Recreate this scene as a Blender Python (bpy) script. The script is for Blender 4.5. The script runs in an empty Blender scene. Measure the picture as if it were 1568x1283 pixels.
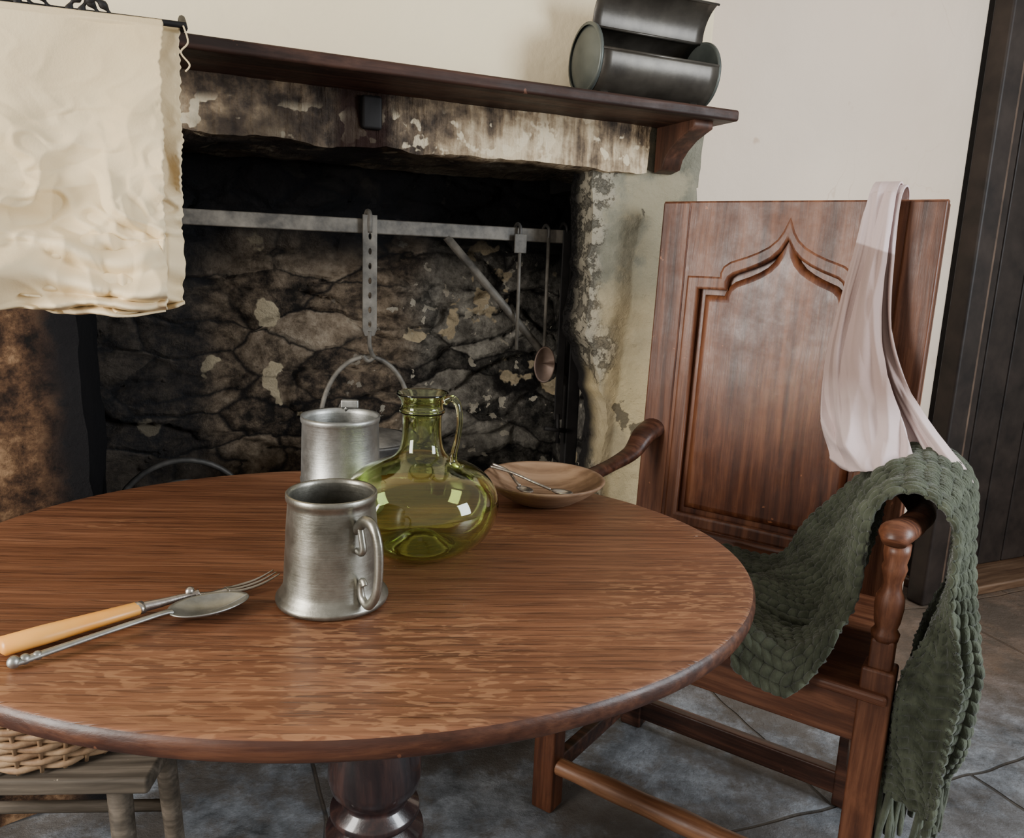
import bpy, math, random
import numpy as np
from mathutils import Vector, Matrix, noise
random.seed(4)
sc=bpy.context.scene
COL=sc.collection
A=math.radians(24)
# ------------------------------------------------------------------ node helpers
class M:
    def __init__(s,name):
        s.m=bpy.data.materials.new(name); s.m.use_nodes=True
        s.t=s.m.node_tree; s.b=s.t.nodes["Principled BSDF"]; s.L=s.t.links
        s.tc=s.t.nodes.new("ShaderNodeTexCoord"); s.O=s.tc.outputs["Object"]
    def put(s,sock,v):
        if v is None: return
        if isinstance(v,bpy.types.NodeSocket): s.L.new(v,sock)
        else:
            if isinstance(v,(tuple,list)) and len(v)==3 and sock.type=='RGBA': v=(*v,1)
            sock.default_value=v
    def set(s,**k):
        names=dict(color="Base Color",rough="Roughness",metal="Metallic",coat="Coat Weight",coatr="Coat Roughness",trans="Transmission Weight",ior="IOR",spec="Specular IOR Level",normal="Normal",sheen="Sheen Weight",sss="Subsurface Weight",alpha="Alpha")
        for a,v in k.items(): s.put(s.b.inputs[names[a]],v)
        return s
    def map(s,scale=(1,1,1),rot=(0,0,0),loc=(0,0,0),vec=None):
        n=s.t.nodes.new("ShaderNodeMapping"); s.L.new(vec or s.O,n.inputs[0])
        n.inputs["Scale"].default_value=scale; n.inputs["Rotation"].default_value=rot; n.inputs["Location"].default_value=loc
        return n.outputs[0]
    def noise(s,scale,detail=4,vec=None,rough=.55,dist=0,color=False):
        n=s.t.nodes.new("ShaderNodeTexNoise"); s.L.new(vec or s.O,n.inputs["Vector"])
        n.inputs["Scale"].default_value=scale; n.inputs["Detail"].default_value=detail
        n.inputs["Roughness"].default_value=rough; n.inputs["Distortion"].default_value=dist
        return n.outputs["Color" if color else "Fac"]
    def vor(s,scale,vec=None,feat='F1',out="Distance",rand=1):
        n=s.t.nodes.new("ShaderNodeTexVoronoi"); n.feature=feat; s.L.new(vec or s.O,n.inputs["Vector"])
        n.inputs["Scale"].default_value=scale; n.inputs["Randomness"].default_value=rand
        return n.outputs[out]
    def ramp(s,fac,stops,interp='LINEAR'):
        n=s.t.nodes.new("ShaderNodeValToRGB"); s.L.new(fac,n.inputs[0]); e=n.color_ramp.elements
        n.color_ramp.interpolation=interp
        while len(e)<len(stops): e.new(.5)
        for i,(p,c) in enumerate(stops):
            e[i].position=p
            if not isinstance(c,(tuple,list)): c=(c,c,c)
            e[i].color=(*c,1)
        return n.outputs[0]
    def math(s,op,a,b=None,c=None,clamp=False):
        n=s.t.nodes.new("ShaderNodeMath"); n.operation=op; n.use_clamp=clamp
        for i,v in enumerate((a,b,c)): s.put(n.inputs[i],v)
        return n.outputs[0]
    def mul(s,a,b): return s.math('MULTIPLY',a,b)
    def add(s,a,b): return s.math('ADD',a,b)
    def mix(s,fac,a,b,mode='MIX'):
        n=s.t.nodes.new("ShaderNodeMix"); n.data_type='RGBA'; n.blend_type=mode
        s.put(n.inputs[0],fac); s.put(n.inputs[6],a); s.put(n.inputs[7],b)
        return n.outputs[2]
    def sep(s,vec=None):
        n=s.t.nodes.new("ShaderNodeSeparateXYZ"); s.L.new(vec or s.O,n.inputs[0]); return n.outputs
    def vadd(s,a,b,k):
        m=s.t.nodes.new("ShaderNodeVectorMath"); m.operation='MULTIPLY_ADD'
        s.L.new(b,m.inputs[0]); m.inputs[1].default_value=(k,k,k); s.L.new(a,m.inputs[2]); return m.outputs[0]
    def bump(s,h,strength=.3,dist=.01,normal=None):
        n=s.t.nodes.new("ShaderNodeBump"); n.inputs["Strength"].default_value=strength
        n.inputs["Distance"].default_value=dist; s.L.new(h,n.inputs["Height"])
        if normal: s.L.new(normal,n.inputs["Normal"])
        s.L.new(n.outputs[0],s.b.inputs["Normal"]); return n.outputs[0]
    def range(s,v,a,b,c=0,d=1):
        n=s.t.nodes.new("ShaderNodeMapRange"); n.interpolation_type='SMOOTHSTEP'
        s.put(n.inputs[0],v)
        for i,x in enumerate((a,b,c,d)): n.inputs[i+1].default_value=x
        return n.outputs[0]

def wood(name,dark,mid,light,axis=0,fine=60,rough=.35,coat=.3,coatr=.15,worn=0,spec=.4):
    m=M(name)
    sv=[fine,fine,fine]; sv[axis]=fine*.05
    st=[9,9,9]; st[axis]=.8
    v=m.vadd(m.O,m.noise(1.8,3,color=True),.03)
    g=m.noise(1,7,m.map(tuple(sv),vec=v),.65)
    g2=m.noise(1,4,m.map(tuple(st),vec=v),.6,dist=.5)
    f=m.add(m.mul(g,.6),m.mul(g2,.4))
    c=m.ramp(f,[(.37,dark),(.5,mid),(.61,light)])
    if worn:
        ws=[10,10,10]; ws[axis]=4
        w=m.range(m.noise(1,8,m.map(tuple(ws)),rough=.7),.52,.70)
        c=m.mix(m.mul(w,worn),c,tuple(min(1,x*1.45) for x in light))
        dk=m.range(m.noise(1,7,m.map(tuple(q*.6 for q in ws),loc=(3,1,2)),rough=.7),.53,.68); c=m.mix(m.mul(dk,worn),c,dark)
        sc_=m.range(m.noise(1,3,m.map((45,45,45),rot=(.5,.3,.2))),.72,.75); c=m.mix(m.mul(sc_,.5),c,tuple(min(1,x*2.4) for x in light))
    r=m.add(m.mul(m.noise(13,7,rough=.7),.5),rough-.23)
    m.set(color=c,rough=r,coat=coat,coatr=coatr,spec=spec)
    m.bump(m.add(f,m.mul(m.noise(18,5),.4)),.5,.0025)
    return m.m
def tablewood():
    m=M("oak_tabletop")
    v=m.vadd(m.O,m.noise(1.3,2,color=True),.03)
    g=m.noise(1,7,m.map((4,120,20),vec=v),.68)
    pores=m.range(m.noise(1,2,m.map((11,230,20),vec=v),.5),.54,.65)
    br=m.noise(1,5,m.map((.8,11,3),vec=v),.6,dist=.25)
    f=m.add(m.mul(g,.6),m.mul(br,.4))
    c=m.ramp(f,[(.36,(.075,.027,.012)),(.47,(.140,.055,.025)),(.55,(.195,.081,.038)),(.65,(.28,.130,.066))])
    c=m.mix(m.mul(pores,.55),c,(.042,.016,.008))
    X=m.sep()
    pl=m.noise(1,0,m.map((.01,6.5,.01)),.5); c=m.mix(m.mul(m.range(pl,.47,.53),.25),c,(.085,.031,.014))
    fl=m.noise(1,2,m.map((42,150,9),rot=(0,0,-.45),vec=v),.5,dist=.5)
    area=m.mul(m.range(m.noise(3.1,3,m.map((1,1.6,1),loc=(.2,.4,0))),.42,.58),m.range(m.math('SUBTRACT',X[1],m.mul(X[0],.35)),-.10,-.26))
    area2=m.mul(m.range(m.noise(3.6,3,m.map((1,2.5,1),loc=(4,1,0))),.52,.62),.6)
    fl=m.mul(m.range(fl,.52,.60),m.math('MAXIMUM',area,area2))
    c=m.mix(m.mul(fl,.40),c,(.40,.205,.10))
    sc_=m.range(m.noise(30,5),.74,.76); c=m.mix(m.mul(sc_,.7),c,(.62,.48,.38))
    r=m.add(m.mul(m.noise(7,7,rough=.7),.34),.20)
    m.set(color=c,rough=r,coat=.0,spec=.42)
    m.bump(m.add(g,m.mul(pores,-.8)),.4,.0015)
    return m.m

# ------------------------------------------------------------------ geometry helpers
def empty(name,mat=None):
    o=bpy.data.objects.new(name,None); o.empty_display_size=.1; COL.objects.link(o)
    if mat is not None: o.matrix_world=mat
    return o
def fin(me,name,mat,parent,smooth=True,matrix=None):
    if mat: me.materials.append(mat)
    if smooth:
        me.polygons.foreach_set("use_smooth",[True]*len(me.polygons))
    o=bpy.data.objects.new(name,me); COL.objects.link(o)
    if parent: o.parent=parent
    if matrix is not None: o.matrix_local=matrix
    return o
def mesh(name,v,f,mat,parent=None,smooth=True,matrix=None):
    me=bpy.data.meshes.new(name); me.from_pydata([tuple(x) for x in v],[],f); me.update()
    return fin(me,name,mat,parent,smooth,matrix)
def bevel(o,w,seg=3):
    b=o.modifiers.new("b","BEVEL"); b.width=w; b.segments=seg; b.limit_method='ANGLE'; b.angle_limit=.6
    return o
def box(name,x0,x1,y0,y1,z0,z1,mat,parent=None,bv=.004,matrix=None):
    v=[(x,y,z) for x in (x0,x1) for y in (y0,y1) for z in (z0,z1)]
    f=[(0,1,3,2),(4,6,7,5),(0,4,5,1),(2,3,7,6),(0,2,6,4),(1,5,7,3)]
    o=mesh(name,v,f,mat,parent,False,matrix)
    if bv:
        bevel(o,bv); o.data.polygons.foreach_set("use_smooth",[True]*6)
        w=o.modifiers.new("w","WEIGHTED_NORMAL"); w.keep_sharp=True
    return o
def lathe(name,prof,mat,parent=None,seg=64,matrix=None,sx=1,sy=1):
    v=[];f=[];n=len(prof)
    for i in range(seg):
        a=2*math.pi*i/seg
        for r,z in prof:
            v.append((r*math.cos(a)*sx,r*math.sin(a)*sy,z))
    for i in range(seg):
        j=(i+1)%seg
        for k in range(n-1):
            f.append((i*n+k,j*n+k,j*n+k+1,i*n+k+1))
    me=bpy.data.meshes.new(name); me.from_pydata(v,[],f)
    import bmesh
    b=bmesh.new(); b.from_mesh(me); bmesh.ops.remove_doubles(b,verts=b.verts,dist=1e-5); bmesh.ops.recalc_face_normals(b,faces=b.faces); b.to_mesh(me); b.free()
    return fin(me,name,mat,parent,True,matrix)
def catmull(pts,n=8,closed=False):
    P=[Vector(p) for p in pts]; out=[]
    N_=len(P)
    rng=range(N_) if closed else range(N_-1)
    for i in rng:
        if closed: p0,p1,p2,p3=P[i-1],P[i],P[(i+1)%N_],P[(i+2)%N_]
        else: p0,p1,p2,p3=P[max(i-1,0)],P[i],P[i+1],P[min(i+2,N_-1)]
        for k in range(n):
            t=k/n
            out.append(.5*((2*p1)+(p2-p0)*t+(2*p0-5*p1+4*p2-p3)*t*t+(3*p1-p0-3*p2+p3)*t**3))
    if not closed: out.append(P[-1])
    return out
def sm(vals,n):
    out=[]
    for i in range(len(vals)-1):
        for k in range(n): out.append(vals[i]+(vals[i+1]-vals[i])*k/n)
    out.append(vals[-1]); return out
def tubev(pts,rad,seg=10,closed=False,flat=1.0,up=None):
    P=[Vector(p) for p in pts]; n=len(P)
    if not isinstance(rad,(list,tuple)): rad=[rad]*n
    T=[]
    for i in range(n):
        a=P[(i-1)%n] if (closed or i>0) else P[i]; b=P[(i+1)%n] if (closed or i<n-1) else P[i]
        T.append((b-a).normalized())
    u=Vector(up) if up else (Vector((0,0,1)) if abs(T[0].z)<.9 else Vector((1,0,0)))
    nrm=(u-T[0]*u.dot(T[0])).normalized()
    v=[];f=[]
    for i in range(n):
        nrm=(nrm-T[i]*nrm.dot(T[i])).normalized(); bn=T[i].cross(nrm)
        for k in range(seg):
            a=2*math.pi*k/seg
            v.append(P[i]+(nrm*math.cos(a)*flat+bn*math.sin(a))*rad[i])
    m=n if closed else n-1
    for i in range(m):
        j=(i+1)%n
        for k in range(seg):
            l=(k+1)%seg
            f.append((i*seg+k,i*seg+l,j*seg+l,j*seg+k))
    if not closed:
        f.append(tuple(range(seg-1,-1,-1))); f.append(tuple((n-1)*seg+k for k in range(seg)))
    return v,f
def tube(name,pts,rad,mat,parent=None,seg=10,closed=False,flat=1.0,up=None,matrix=None):
    v,f=tubev(pts,rad,seg,closed,flat,up)
    return mesh(name,v,f,mat,parent,True,matrix)
def multi(name,parts,mat,parent=None,matrix=None,smooth=True):
    V=[];F=[]
    for v,f in parts:
        o=len(V); V+=list(v); F+=[tuple(i+o for i in q) for q in f]
    return mesh(name,V,F,mat,parent,smooth,matrix)
def poly(name,loops,depth,bev,mat,parent=None,matrix=None,res=3):
    cu=bpy.data.curves.new(name,'CURVE'); cu.dimensions='2D'; cu.fill_mode='BOTH'
    cu.extrude=max(depth-bev,0.0001); cu.bevel_depth=bev; cu.bevel_resolution=res
    for lp in loops:
        s=cu.splines.new('POLY'); s.points.add(len(lp)-1)
        for i,(x,y) in enumerate(lp): s.points[i].co=(x,y,0,1)
        s.use_cyclic_u=True
    tmp=bpy.data.objects.new("tmp",cu); COL.objects.link(tmp)
    dg=bpy.context.evaluated_depsgraph_get(); dg.update()
    me=bpy.data.meshes.new_from_object(tmp.evaluated_get(dg)); bpy.data.objects.remove(tmp)
    me.name=name; me.materials.clear()
    return fin(me,name,mat,parent,False,matrix)
def gridmesh(name,X,Y,Z,mat,parent=None,matrix=None,solid=0):
    nu,nv=X.shape
    v=np.stack([X,Y,Z],-1).reshape(-1,3)
    idx=np.arange(nu*nv).reshape(nu,nv)
    q=np.stack([idx[:-1,:-1],idx[1:,:-1],idx[1:,1:],idx[:-1,1:]],-1).reshape(-1,4)
    me=bpy.data.meshes.new(name)
    me.vertices.add(len(v)); me.vertices.foreach_set("co",v.astype(np.float32).ravel())
    me.loops.add(q.size); me.loops.foreach_set("vertex_index",q.astype(np.int32).ravel())
    me.polygons.add(len(q)); me.polygons.foreach_set("loop_start",np.arange(0,q.size,4,dtype=np.int32))
    me.update(calc_edges=True); me.validate()
    o=fin(me,name,mat,parent,True,matrix)
    if solid:
        s=o.modifiers.new("s","SOLIDIFY"); s.thickness=solid; s.offset=0
    return o
def fbm(x,y,z,oct=4,seed=0):
    s=0;a=1;t=0
    for i in range(oct):
        s+=a*noise.noise(Vector((x+seed*7.3,y-seed*3.1,z+seed*1.7))); t+=a; a*=.5; x*=2.03;y*=2.03;z*=2.03
    return s/t
def ridge(x,y,z=0): return 1-min(1,abs(noise.noise(Vector((x,y,z))))*3.2)
RW=Matrix.Rotation(A,4,'Z')
def rough_box(name,s0,s1,d0,d1,z0,z1,mat,amp=.01,fr=6,res=.02,faces="flrtb",parent=None,blocks=0,hook=None):
    V=[];F=[]
    def disp(p):
        x,y,z=p
        if blocks:
            q=Vector((x*blocks*.62,y*blocks*.62,z*blocks*1.5))
            q+=Vector((noise.noise(q*.9),noise.noise(q*.9+Vector((9,1,2))),noise.noise(q*.9+Vector((3,8,1)))))*.45
            ds,pts=noise.voronoi(q)
            e=min((ds[1]-ds[0])/.16,1.0); cell=noise.noise(pts[0]*3.7)
            k=(e*.85+cell*1.4-.5)*.022+.016*abs(fbm(x*9,y*9,z*14,4,6))
        else: k=0
        r=[x+amp*fbm(x*fr,y*fr,z*fr,4,1),y+amp*fbm(x*fr,y*fr,z*fr,4,2)-k,z+amp*fbm(x*fr,y*fr,z*fr,4,3)]
        if hook: r=hook(p,r)
        return r
    def face(o,u,v):
        o=Vector(o);u=Vector(u);v=Vector(v)
        nu=max(2,int(u.length/res));nv=max(2,int(v.length/res)); b=len(V)
        for i in range(nu+1):
            for j in range(nv+1): V.append(disp(o+u*(i/nu)+v*(j/nv)))
        for i in range(nu):
            for j in range(nv):
                a=b+i*(nv+1)+j; F.append((a,a+nv+1,a+nv+2,a+1))
    S=s1-s0;D=d1-d0;Z=z1-z0
    if 'f' in faces: face((s0,d0,z0),(S,0,0),(0,0,Z))
    if 'k' in faces: face((s1,d1,z0),(-S,0,0),(0,0,Z))
    if 'l' in faces: face((s0,d1,z0),(0,-D,0),(0,0,Z))
    if 'r' in faces: face((s1,d0,z0),(0,D,0),(0,0,Z))
    if 't' in faces: face((s0,d0,z1),(S,0,0),(0,D,0))
    if 'b' in faces: face((s0,d1,z0),(S,0,0),(0,-D,0))
    o=mesh(name,V,F,mat,parent,True,RW)
    if blocks:
        # stone-joint mask from the same cells as the relief, used to darken the mortar
        at=o.data.color_attributes.new("joint",'FLOAT_COLOR','POINT')
    return o

# ------------------------------------------------------------------ materials
oak=tablewood()
oak_edge=wood("oak_edge",(.018,.006,.003),(.05,.017,.009),(.11,.042,.02),0,70,.38,0,worn=.35)
darkwood=wood("dark_turned",(.006,.004,.005),(.018,.009,.009),(.045,.020,.016),2,50,.28,.6,.12)
redwoodV=wood("chair_wood_v",(.038,.013,.007),(.112,.039,.018),(.21,.083,.040),2,60,.40,.0,worn=.40)
redwoodH=wood("chair_wood_h",(.038,.013,.007),(.112,.039,.018),(.21,.083,.040),0,60,.40,.0,worn=.40)
# flat sawn pieces are modelled in their own x-y plane, so their grain runs along local y
framew=wood("chair_frame_wood",(.036,.012,.006),(.112,.038,.017),(.21,.082,.038),1,60,.40,.0,worn=.35)
panelw=wood("chair_panel_wood",(.034,.010,.005),(.112,.035,.015),(.225,.083,.035),1,55,.36,.0,.18,worn=.25,spec=.45)
chairdark=wood("chair_dark",(.015,.006,.004),(.048,.018,.010),(.115,.045,.025),0,60,.42,0,worn=.35)
stretch=wood("stretcher_wood",(.055,.021,.010),(.17,.070,.032),(.33,.16,.08),0,38,.42,0,worn=.35)
shelfw=wood("shelf_wood",(.014,.007,.005),(.040,.018,.012),(.09,.042,.027),0,50,.55,0,worn=.35,spec=.25)
bracketw=wood("bracket_wood",(.022,.010,.006),(.055,.022,.012),(.11,.045,.025),1,50,.55,0,worn=.2)
stoolw=wood("stool_wood",(.035,.028,.021),(.09,.073,.055),(.19,.155,.12),0,50,.65,0,worn=.2,spec=.2)

def plaster(name,c1,c2,stain):
    m=M(name); n=m.noise(1.3,5); c=m.ramp(n,[(.3,c1),(.7,c2)])
    st=m.range(m.noise(3.1,6,rough=.6),.60,.76); c=m.mix(m.mul(st,.35),c,stain)
    sp=m.range(m.noise(9,3),.72,.79); c=m.mix(m.mul(sp,.5),c,stain)
    cr=m.vor(1.7,vec=m.vadd(m.O,m.noise(3,4,color=True),.5),feat='DISTANCE_TO_EDGE'); crm=m.range(cr,0,.006,1,0)
    c=m.mix(m.mul(m.mul(crm,m.range(m.noise(1.1,2),.5,.62)),.45),c,stain)
    m.set(color=c,rough=.85,spec=.2); m.bump(m.noise(11,8),.4,.014); return m.m
cream=plaster("cream_plaster",(.80,.66,.43),(.90,.77,.53),(.5,.34,.2))
pinkp=plaster("pink_plaster",(.70,.565,.435),(.79,.655,.515),(.46,.29,.19))

def lintelmat():
    m=M("lintel_stone"); X=m.sep()
    n=m.noise(13,8,rough=.68); n2=m.noise(34,5,rough=.6); big=m.noise(3.2,4)
    tool=m.noise(1,3,m.map((75,30,9)),.55)
    right=m.range(X[0],.1,.95); low=m.range(X[2],1.41,1.34)
    v=m.add(m.mul(n,.50),m.mul(n2,.16)); v=m.add(v,m.mul(m.math('SUBTRACT',big,.5),.50))
    v=m.add(v,m.mul(right,.095)); v=m.add(v,m.mul(low,.06)); v=m.add(v,m.mul(m.mul(m.math('SUBTRACT',tool,.5),right),.34))
    c=m.ramp(v,[(.25,(.018,.015,.013)),(.32,(.065,.050,.039)),(.38,(.17,.125,.085)),(.44,(.35,.26,.165)),(.53,(.68,.55,.37))])
    chips=m.mul(m.range(m.noise(22,3,rough=.5),.58,.61),m.range(m.add(low,m.mul(right,.5)),.2,.7))
    c=m.mix(m.mul(chips,.85),c,(.78,.66,.46))
    dk=m.mul(m.range(m.noise(4.5,5,m.map((1,1,1),loc=(3,2,1))),.50,.62),m.range(right,1.1,.2)); c=m.mix(m.mul(dk,.75),c,(.022,.017,.015))
    dx=m.math('ABSOLUTE',m.math('SUBTRACT',m.add(X[0],m.mul(n,.04)),.385)); c=m.mix(m.mul(m.range(dx,.065,.035),.9),c,(.022,.010,.008))
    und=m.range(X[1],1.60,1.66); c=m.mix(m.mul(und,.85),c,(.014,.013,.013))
    m.set(color=c,rough=.9,spec=.15)
    h=m.add(m.mul(tool,.8),m.add(m.mul(n,1.2),m.mul(n2,.4))); m.bump(h,.9,.014); return m.m
def piermat():
    m=M("pier_stone"); X=m.sep()
    n=m.noise(9,9,rough=.7); n2=m.noise(3.2,4); n3=m.noise(30,5,rough=.6)
    v=m.add(m.mul(n,.8),m.mul(n3,.2))
    c=m.ramp(v,[(.36,(.10,.088,.062)),(.46,(.23,.205,.145)),(.56,(.37,.33,.24)),(.67,(.54,.48,.36))])
    pl=m.range(m.add(n2,m.mul(n,.35)),.64,.70); c=m.mix(m.mul(pl,.7),c,(.54,.43,.25))
    ye=m.mul(m.range(X[2],.95,.78),m.range(m.add(m.noise(5,6),m.mul(X[0],.2)),.60,.68)); c=m.mix(m.mul(ye,.8),c,(.62,.49,.27))
    gr=m.range(m.add(X[2],m.mul(n2,.1)),1.06,1.14); c=m.mix(m.mul(gr,.6),c,(.23,.225,.17))
    ed=m.range(m.add(X[0],m.mul(m.math('SUBTRACT',m.noise(7,5),.5),.16)),.95,.925)
    ch=m.range(m.noise(34,6,rough=.7),.43,.53)
    c=m.mix(m.mul(ed,.7),c,m.mix(ch,(.10,.088,.072),(.42,.37,.28)))
    hole=m.range(m.noise(9,5,m.map((1,1,1),loc=(.3,0,.2))),.66,.68); c=m.mix(m.mul(hole,.75),c,(.05,.042,.034))
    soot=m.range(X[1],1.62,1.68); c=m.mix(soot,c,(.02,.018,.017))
    m.set(color=c,rough=.9,spec=.15); m.bump(m.add(v,m.mul(m.mul(ch,ed),.3)),1.0,.025); return m.m
def leftpier():
    m=M("left_pier_stone"); X=m.sep()
    n=m.noise(13,10,rough=.75); n2=m.noise(5.2,5)
    v=m.add(m.mul(n,.6),m.mul(n2,.4))
    c=m.ramp(v,[(.43,(.010,.008,.007)),(.485,(.045,.025,.016)),(.54,(.14,.075,.040)),(.61,(.36,.22,.12))])
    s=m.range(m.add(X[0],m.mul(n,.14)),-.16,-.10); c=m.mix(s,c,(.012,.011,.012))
    m.set(color=c,rough=.9,spec=.15); m.bump(n,1.0,.035); return m.m
def innermat():
    m=M("sooty_rubble_stone"); X=m.sep()
    v0=m.vadd(m.O,m.noise(4,5,color=True,rough=.55),.12)
    mp=m.map((4.2,4.2,10.0),vec=v0)
    cell=m.vor(1,mp,out="Color"); edge=m.vor(1,mp,feat='DISTANCE_TO_EDGE')
    n=m.noise(14,10,rough=.78); n3=m.noise(45,4,rough=.6); big=m.noise(2.4,4); cv=m.sep(cell)[0]
    v=m.add(m.mul(n,.70),m.mul(cv,.19)); v=m.add(v,m.mul(m.math('SUBTRACT',n3,.5),.26))
    v=m.add(v,m.mul(m.math('SUBTRACT',big,.5),.30))
    c=m.ramp(v,[(.31,(.022,.017,.013)),(.39,(.12,.086,.058)),(.47,(.30,.22,.145)),(.57,(.52,.40,.28)),(.67,(.72,.60,.44))])
    c2=m.ramp(v,[(.31,(.020,.019,.018)),(.41,(.13,.118,.10)),(.51,(.36,.33,.28)),(.65,(.72,.67,.57))])
    c=m.mix(m.range(m.add(X[0],m.mul(big,.3)),.70,.85),c,c2)
    je=m.add(edge,m.mul(m.math('SUBTRACT',n,.5),.05))
    c=m.mix(m.mul(m.range(je,.0,.05,.9,0),m.range(m.noise(4,3),.33,.48)),c,(.010,.008,.008))
    pale=m.range(m.noise(7.5,4,rough=.45),.66,.675); c=m.mix(m.mul(pale,.9),c,(.90,.73,.47))
    pale2=m.mul(m.range(m.noise(24,4,rough=.5),.64,.66),m.range(X[0],.30,.7)); c=m.mix(m.mul(pale2,.85),c,(.88,.80,.64))
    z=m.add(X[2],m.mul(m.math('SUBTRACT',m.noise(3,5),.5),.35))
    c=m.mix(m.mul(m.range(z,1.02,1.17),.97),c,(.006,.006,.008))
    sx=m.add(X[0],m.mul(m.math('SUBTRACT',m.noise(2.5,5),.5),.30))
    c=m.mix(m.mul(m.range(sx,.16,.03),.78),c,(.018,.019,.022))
    m.set(color=c,rough=.75,spec=.25); h=m.add(m.add(n,m.mul(n3,.3)),m.mul(m.range(je,0,.10),.7)); m.bump(h,1.0,.035); return m.m
def flag():
    m=M("flagstone_floor"); X=m.sep()
    b=m.t.nodes.new("ShaderNodeTexBrick"); m.L.new(m.map((1,1,1),rot=(0,0,-A+.05),loc=(.42,.28,0),vec=m.vadd(m.O,m.noise(1.5,3,color=True),.12)),b.inputs["Vector"])
    b.inputs["Scale"].default_value=1; b.inputs["Brick Width"].default_value=1.05; b.inputs["Row Height"].default_value=.72
    b.inputs["Mortar Size"].default_value=.005; b.inputs["Mortar Smooth"].default_value=.6; b.offset=.37
    b.inputs["Color1"].default_value=(.19,.205,.225,1); b.inputs["Color2"].default_value=(.27,.285,.305,1); b.inputs["Mortar"].default_value=(.05,.045,.04,1)
    n=m.noise(7,10,rough=.75); c=m.mix(.9,b.outputs["Color"],m.ramp(n,[(.36,.12),(.5,.75),(.63,1.5)]),'MULTIPLY')
    tan=m.range(m.add(X[1],m.mul(m.noise(3,4),.4)),2.0,2.3); c=m.mix(m.mul(tan,.85),c,(.19,.118,.07))
    he=m.range(m.add(m.math('MULTIPLY',X[0],-.5),m.add(X[1],m.mul(n,.3))),1.15,1.5)
    dirt=m.range(m.noise(3.9,9,rough=.72),.42,.56); c=m.mix(m.mul(dirt,m.add(m.mul(he,.35),.45)),c,(.10,.078,.058))
    m.set(color=c,rough=m.add(m.mul(n,.5),.32),spec=.35)
    h=m.add(m.mul(n,1.0),m.mul(b.outputs["Fac"],-1)); m.bump(h,.9,.03); return m.m
def simple(name,color,rough,metal=0,noisec=None,ns=20,bs=0,**k):
    m=M(name)
    c=color
    if noisec: c=m.ramp(m.noise(ns,6,rough=.6),[(.35,color),(.65,noisec)])
    m.set(color=c,rough=rough,metal=metal,**k)
    if bs: m.bump(m.noise(ns*2,5),bs,.003)
    return m.m
iron=simple("wrought_iron",(.030,.029,.028),.55,.4,(.10,.092,.082),16,.5)
iron_l=simple("crane_iron",(.045,.040,.033),.6,.1,(.18,.16,.13),18,.5)
blackiron=simple("black_iron",(.008,.007,.007),.6,.0,(.02,.018,.017),12,.3,spec=.2)
def pewterm(name,a,b,r):
    m=M(name); n=m.noise(14,9,rough=.72); m.set(color=m.ramp(n,[(.32,a),(.66,b)]),metal=.9,rough=m.add(m.mul(n,.4),r-.2))
    sc_=m.noise(1,4,m.map((30,30,400)),.6); m.bump(m.add(m.mul(sc_,.3),n),.28,.002); return m.m
pewter=pewterm("pewter",(.150,.143,.115),(.32,.31,.268),.36)
pewter2=pewterm("pewter_light",(.22,.22,.20),(.41,.41,.385),.42)
steel=pewterm("steel",(.22,.18,.15),(.55,.52,.48),.3)
tin=simple("tin_oven",(.030,.025,.020),.38,.5,(.085,.075,.060),9,.2)
tin_cap=simple("tin_cap",(.05,.058,.052),.45,.4,(.10,.11,.098),9,.1)
bone=simple("bone_handle",(.74,.28,.035),.38,0,(.86,.43,.10),7,0)
frame_dark=simple("door_dark_wood",(.010,.007,.006),.5,0,(.030,.021,.017),8,.3,spec=.3)
frame_brown=simple("door_frame_wood",(.05,.03,.02),.5,0,(.14,.09,.06),8,.3)
clothm=M("linen")
n_=clothm.noise(4,5); clothm.set(color=clothm.ramp(n_,[(.3,(.64,.50,.29)),(.7,(.79,.65,.42))]),rough=.95,spec=.1)
clothm.bump(clothm.noise(260,2),.35,.001); linen=clothm.m
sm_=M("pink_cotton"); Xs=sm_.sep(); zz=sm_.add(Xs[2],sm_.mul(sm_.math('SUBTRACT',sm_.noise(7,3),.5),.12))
mid=sm_.mul(sm_.range(sm_.add(Xs[2],sm_.mul(Xs[0],.3)),1.217,1.212),sm_.range(zz,.84,.93))  # taupe below the seam; the gradual lower fade is light painted into the colour
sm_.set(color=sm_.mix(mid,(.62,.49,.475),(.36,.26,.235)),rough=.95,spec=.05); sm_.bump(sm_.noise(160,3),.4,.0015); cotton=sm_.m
kn=M("wool_knit"); n_=kn.noise(30,5); c_=kn.ramp(n_,[(.3,(.038,.043,.028)),(.7,(.105,.118,.082))]); kn.set(color=c_,rough=.95,spec=.08,sheen=.22); kn.bump(kn.noise(260,3,kn.map((1,1,.3))),.9,.003); wool=kn.m
wk=simple("wicker",(.17,.09,.042),.7,0,(.38,.25,.14),30,.3)
bowlw=wood("bowl_wood",(.085,.043,.022),(.18,.103,.055),(.29,.18,.105),0,40,.6,0,worn=.2)
g=M("green_glass"); g.set(color=(.80,.88,.50),rough=.008,trans=1.0,ior=1.48); glass=g.m

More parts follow.
